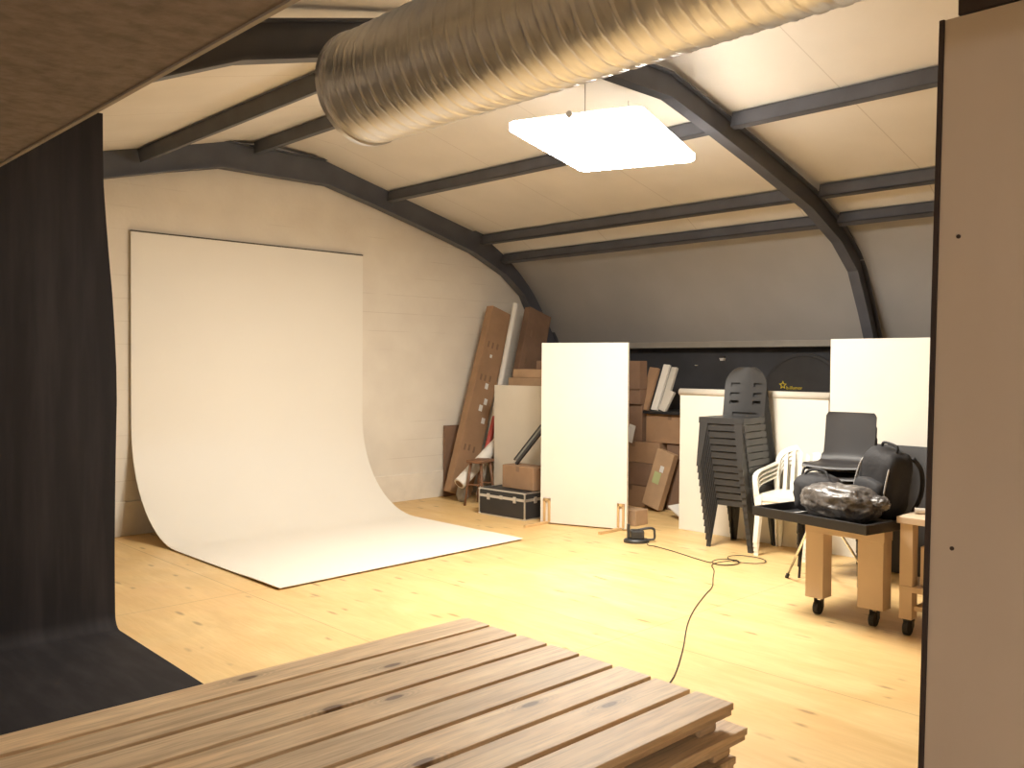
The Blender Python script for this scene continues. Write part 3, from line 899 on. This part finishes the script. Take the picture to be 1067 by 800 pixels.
def block():
    root = thing('wood_clamp', 'rounded varnished brown wooden block on the pale bench', 'block', (5.55, 2.02, .713))
    MB().loft([[(x, y, z) for y, z in ((-.09, 0), (-.10, .06), (-.06, .12), (.01, .10), (.075, .06), (.09, 0))] for x in (-.05, .05)]).build('body', 'amber', root, bevel=.015, segs=3)
block()

# ------------------------------------------------------------------ boxes and rolls in the far corner
def long_box(name, p, q, w, t, m, side, label, labels=(), marks=()):
    root = thing(name, label, 'box', p)
    P = Vector((0, 0, 0)); Q = Vector(q)-Vector(p)
    MB().beam(P, Q, w, t, side).build('carton', m, root, bevel=.004)
    ax = Q.normalized(); sd = Vector(side); sd = (sd-ax*sd.dot(ax)).normalized(); nn = ax.cross(sd)
    if nn.y > 0 or (abs(nn.y) < .3 and nn.x > 0): nn = -nn
    for f, off, a, b, mm in labels:
        c = ax*Q.length*f + sd*off + nn*(t/2+.0012)
        R = Matrix((ax, sd, nn)).transposed()
        MB().box(c, (a, b, .002), R).build('sticker', mm, root)
    return root
lb_ = [(.58, .02, .07, .05, 'label'), (.50, .06, .075, .05, 'label'), (.46, .005, .075, .055, 'label'), (.40, .09, .07, .055, 'label'), (.74, -.02, .04, .035, 'label')]
for f in (.245, .62, .80):
    for o_ in (-.10, -.03, .05): lb_.append((f+random.uniform(-.005, .005), o_, .075, .028, 'tape'))
long_box('long_carton', (6.855, 8.06, .06), (7.56, 8.10, 2.27), .345, .11, 'card', (1, 0, -.3), 'tall brown carton leaning at the gable wall, covered in white stickers', lb_)
long_box('dark_carton', (7.44, 7.86, .06), (8.12, 7.98, 2.27), .40, .10, 'card2', (1, 0, -.3), 'dark brown long carton leaning under the roof slope behind the white tube', [(f, o_, .08, .035, 'tape') for f in (.70, .86) for o_ in (-.10, .02, .11)])
roll('white_tube', (7.08, 7.93, .035), (7.73, 7.99, 2.36), .036, 'paper', 'long thin white tube leaning upright between the two tall cartons', 'tube')
roll('paper_roll', (6.61, 7.74, .235), (7.25, 7.72, .72), .070, 'paper', 'thick white paper roll leaning slanted behind the brown stool', 'paper roll')
b = MB().tube([(7.02, 7.79, .42), (7.22, 7.80, .98)], .034, 14).build('red_tube', 'red'); tag(b, 'dark red tube leaning behind the slanted white paper roll', 'tube')
b = MB().box((7.05, 8.325, .43), (.37, .025, .86)).build('cardboard_sheet', 'card2', bevel=.002); tag(b, 'small brown cardboard sheet against the gable wall behind the tall carton', 'sheet')
def stool():
    root = thing('wooden_stool', 'small brown wooden stool in front of the leaning cartons', 'stool', (6.785, 7.575, 0), .35)
    def rr(z, s): return [(x*s, y*s, z) for x, y in ((-.15, -.10), (.15, -.10), (.165, 0), (.15, .10), (-.15, .10), (-.165, 0))]
    MB().loft([rr(.485, .97), rr(.492, 1), rr(.512, 1), rr(.518, .97)]).build('seat', 'stool', root)
    for sx in (-1, 1):
        for sy in (-1, 1):
            MB().tube([(sx*.105, sy*.065, .49), (sx*.155, sy*.115, 0)], .016, 8, radii=(.018, .013)).build('leg', 'stool', root, smooth=True)
    MB().tube([(-.13, -.09, .24), (-.13, .09, .24)], .009, 8).build('stretcher', 'stool', root)
    MB().tube([(.13, -.09, .24), (.13, .09, .24)], .009, 8).build('stretcher', 'stool', root)
stool()
b = MB().ball((6.78, 7.88, .10), (.065, .06, .10), 4, .14, 2.4, 2, 2.6).build('grey_bag', 'sill', smooth=True); tag(b, 'small grey cloth bag on the floor under the slanted white roll', 'bag')

def flight_case():
    root = thing('flight_case', 'long black flight case with silver edges on the floor', 'case', (6.40, 6.46, 0), .055)
    D, L, Hh = .40, .67, .285
    MB().minmax((.006, .006, .004), (D-.006, L-.006, .205)).build('body', 'case', root, bevel=.004)
    lid = MB().minmax((.006, .006, .209), (D-.006, L-.006, Hh-.004)).build('lid', 'case', root, bevel=.004)
    def frame(z0, z1, name, par):
        e = MB(); w = .014
        for z in (z0, z1-w):
            for x in (0, D-w): e.minmax((x, 0, z), (x+w, L, z+w))
            for y in (0, L-w): e.minmax((0, y, z), (D, y+w, z+w))
        for x in (0, D-w):
            for y in (0, L-w): e.minmax((x, y, z0), (x+w, y+w, z1))
        e.build(name, 'alu', par)
    frame(0.0, .207, 'edge_trim', root); frame(.207, Hh, 'edge_trim', lid)
    for y in (.14, .52):
        MB().minmax((-.010, y-.02, .17), (.001, y+.02, .235)).build('latch', 'alu', root, bevel=.002)
    MB().minmax((-.008, L/2-.02, .19), (.001, L/2+.02, .23)).build('latch', 'alu', root, bevel=.002)
    MB().minmax((.14, -.008, .17), (.18, .001, .235)).build('latch', 'alu', root, bevel=.002)
    for x in (0, D):
        for y in (0, L):
            for z in (.012, Hh-.012): MB().ball((x+(.008 if x == 0 else -.008), y+(.008 if y == 0 else -.008), z), (.016, .016, .014), 2).build('corner', 'alu', root)
flight_case()
def carton(name, a, b_, m, label, group=None, tape='x'):
    a = Vector(a); b_ = Vector(b_); root = thing(name, label, 'box', ((a.x+b_.x)/2, (a.y+b_.y)/2, a.z), 0, group)
    sx, sy, sz = b_.x-a.x, b_.y-a.y, b_.z-a.z
    MB().minmax((-sx/2, -sy/2, 0), (sx/2, sy/2, sz)).build('carton', m, root, bevel=.005)
    t = MB()
    if tape == 'x':
        t.minmax((-sx/2-.001, -.025, sz-.06), (-sx/2+.002, .025, sz)); t.minmax((-sx/2, -.025, sz-.002), (sx/2, .025, sz+.001))
    else:
        t.minmax((-.025, -sy/2-.001, sz-.06), (.025, -sy/2+.002, sz)); t.minmax((-.025, -sy/2, sz-.002), (.025, sy/2, sz+.001))
    t.build('tape', 'tape', root)
    return root
carton('small_carton', (6.56, 6.50, .288), (6.80, 6.97, .53), 'card', 'brown open-ended carton standing on the black flight case')
def picture_frame():
    root = thing('picture_frame', 'black framed picture leaning slanted on the carton above the flight case', 'frame', (6.66, 6.86, .535))
    p = Vector((0, 0, 0)); d = Vector((.03, -.40, .42)).normalized(); s = Vector((1, .08, 0)).normalized(); n = d.cross(s)
    w, h, t = .50, .62, .03
    # the frame stands on one long edge, tilted
    u = d; v = Vector((.22, .60, .62)).normalized(); v = (v-u*v.dot(u)).normalized()
    W2, H2 = .55, .10
    f = MB()
    f.beam(p, p+u*W2, .040, .022, v); f.beam(p+v*.062, p+v*.062+u*W2, .016, .020, v)
    f.build('frame', 'blackmetal', root, bevel=.002)
    MB().beam(p+v*.035+u*.02, p+v*.035+u*(W2-.02), .045, .008, v).build('glass', 'glass', root)
picture_frame()

# boxes behind the low cream board
for i, (a, b_, m, lb) in enumerate((((7.35, 6.90, 0), (7.85, 7.55, .50), 'card', 'bottom brown carton of the pile behind the cream board'),
        ((7.35, 6.92, .502), (7.85, 7.55, 1.0), 'card2', 'middle brown carton of the pile behind the cream board'),
        ((7.36, 6.88, 1.002), (7.86, 7.52, 1.345), 'card', 'third brown carton of the pile behind the cream board'),
        ((7.20, 6.70, 1.347), (7.62, 7.56, 1.45), 'card3', 'flat brown carton above the cream board, open at the end'),
        ((7.24, 6.68, 1.452), (7.62, 7.52, 1.55), 'card3', 'second flat brown carton above the cream board'),
        ((7.36, 6.55, 1.552), (7.72, 7.26, 1.65), 'card2', 'topmost flat brown carton above the cream board'))):
    carton('flat_carton' if i > 2 else 'brown_carton', a, b_, m, lb, 'cartons behind the cream board', 'y' if i > 2 else 'x')

# pile between the boards
for i, (a, b_, m, lb) in enumerate((((8.02, 6.02, 0), (8.5, 6.75, .245), 'card', 'bottom carton of the brown pile between the white boards'),
        ((8.01, 6.00, .247), (8.5, 6.74, .50), 'card2', 'second carton up in the brown pile between the white boards'),
        ((8.03, 5.99, .502), (8.5, 6.72, .74), 'card', 'third carton up in the brown pile, below the black rack'),
        ((8.06, 6.26, .742), (8.14, 6.86, 1.16), 'card2', 'tall-sided carton up behind the edge of the white board on feet'),
        ((8.02, 6.26, 1.162), (8.14, 6.84, 1.33), 'card2', 'lower one of the two cartons showing past the top of the white board'),
        ((8.00, 6.255, 1.332), (8.14, 6.84, 1.655), 'card2', 'topmost carton of the pile, beside the top of the white board on feet'))):
    r_ = carton('brown_carton', a, b_, m, lb, 'cartons between the white boards')
    if i < 3: MB().box((-(b_[0]-a[0])/2-.001, .12, (b_[2]-a[2])*.55), (.002, .10, .05)).build('sticker', 'label', r_)
def rack():
    root = thing('metal_rack', 'black metal rack shelf above the brown cartons', 'rack', (0, 0, 0))
    MB().minmax((8.02, 5.40, 1.065), (8.62, 6.22, 1.095)).build('shelf', 'blackmetal', root, bevel=.003)
    for x, y in ((8.05, 5.41), (8.58, 5.41), (8.58, 6.18)):
        MB().minmax((x, y, 0), (x+.03, y+.03, 1.066)).build('leg', 'blackmetal', root)
rack()
carton('clutter_carton', (8.10, 5.50, .0), (8.54, 5.94, .738), 'card2', 'dark carton under the black rack behind the leaning carton', None)
carton('clutter_carton', (8.07, 5.56, .742), (8.52, 6.21, 1.063), 'card', 'brown carton filling the space right under the black rack', None)
b = MB().box((7.99, 6.36, .83), (.012, .085, .20), Matrix.Rotation(.25, 3, 'X')).build('paper_sheet', 'label', bevel=.001); tag(b, 'small white paper tucked on the brown cartons', 'paper')
for (p, q, w, m, lb) in (((8.10, 6.27, 1.10), (8.24, 6.22, 1.575), .13, 'card', 'brown plank leaning on the black rack'),
        ((8.12, 6.13, 1.10), (8.30, 6.09, 1.61), .085, 'paper', 'long white plank leaning on the black rack, tallest of the planks'),
        ((8.17, 6.055, 1.10), (8.36, 6.03, 1.58), .08, 'roll', 'grey plank leaning on the black rack beside the tall white one'),
        ((8.06, 5.98, 1.10), (8.14, 5.91, 1.32), .10, 'roll', 'short pale plank leaning on the black rack before the taller ones')):
    b = MB().beam(p, q, w, .035, (0, 1, 0)).build('leaning_plank', m, bevel=.002); tag(b, lb, 'plank', 'planks on the black rack')
r_ = long_box('leaning_carton', (7.92, 6.00, .045), (7.99, 5.84, .66), .235, .09, 'card3', (0, 1, .1), 'long pale carton with a green sticker leaning in the gap between white boards')
ax = (Vector((7.99, 5.84, .66))-Vector((7.92, 6.00, .045))).normalized(); sd = Vector((0, 1, .1)); sd = (sd-ax*sd.dot(ax)).normalized(); nn = ax.cross(sd)
if nn.x > 0: nn = -nn
RR = Matrix((ax, sd, nn)).transposed()
MB().box(ax*.33+sd*.02+nn*.0465, (.13, .09, .002), RR).build('sticker', 'green', r_)
MB().box(ax*.44-sd*.015+nn*.0465, (.07, .05, .002), RR).build('sticker', 'label', r_)
carton('low_carton', (7.02, 5.52, 0), (7.22, 5.92, .155), 'card3', 'low brown carton on the floor behind the edge of the white board')
b = MB().beam((7.66, 5.30, .012), (7.74, 5.58, .13), .15, .02, (1, 0, .2)).build('crumpled_paper', 'paper', bevel=.003); tag(b, 'bent white paper on the floor beside the leaning carton', 'paper')

# ------------------------------------------------------------------ cable unit and its cable
def reel():
    root = thing('cable_unit', 'black power unit with a carry handle on the floor, cable running off it', 'power unit', (6.40, 5.02, 0), -.75)
    n = 28
    MB().loft([[(.115*f*math.cos(2*PI*i/n), .085*f*math.sin(2*PI*i/n), z) for i in range(n)] for z, f in ((0, 1), (.022, 1.02), (.034, .9))]).build('base', 'blackplastic', root)
    MB().minmax((-.055, -.055, .03), (.065, .055, .115)).build('housing', 'blackplastic', root, bevel=.015)
    MB().minmax((-.085, -.02, .03), (-.062, .02, .165)).build('upright', 'blackplastic', root, bevel=.005)
    MB().tube(smoothpath([(.02, 0, .112), (.10, 0, .128), (.155, 0, .122), (.165, 0, .08), (.160, 0, .03), (.10, 0, .022)], 5), .011, 8).build('handle', 'blackplastic', root, smooth=True)
reel()
def ell(cx, cy, a, b_, n=20, z=.006, st=0, turns=1.0):
    return [(cx+a*math.cos(st+2*PI*turns*k/n), cy+b_*math.sin(st+2*PI*turns*k/n), z+.004*k/n) for k in range(n+1)]
z = .005
path = [(6.44, 4.93, .02), (6.36, 4.86, z), (6.36, 4.78, z), (6.31, 4.56, z), (6.22, 4.28, z), (6.17, 4.10, z)]
path += ell(6.27, 4.00, .125, .10, 18, z, 2.3, 1.6)
path += ell(6.47, 3.93, .13, .16, 18, z+.004, 2.8, 1.0)
path += [(6.20, 4.02, .012), (6.10, 4.02, z), (5.95, 3.90, z), (5.754, 3.78, z), (5.50, 3.62, z), (5.278, 3.528, z), (4.90, 3.36, z), (4.569, 3.183, z), (4.15, 2.92, z), (3.755, 2.695, z), (3.5, 2.60, z)]
o = MB().tube(smoothpath(path, 4), .0036, 6).build('power_cable', 'cable', smooth=True)
tag(o, 'thin black cable looping across the bright plywood floor', 'cable')
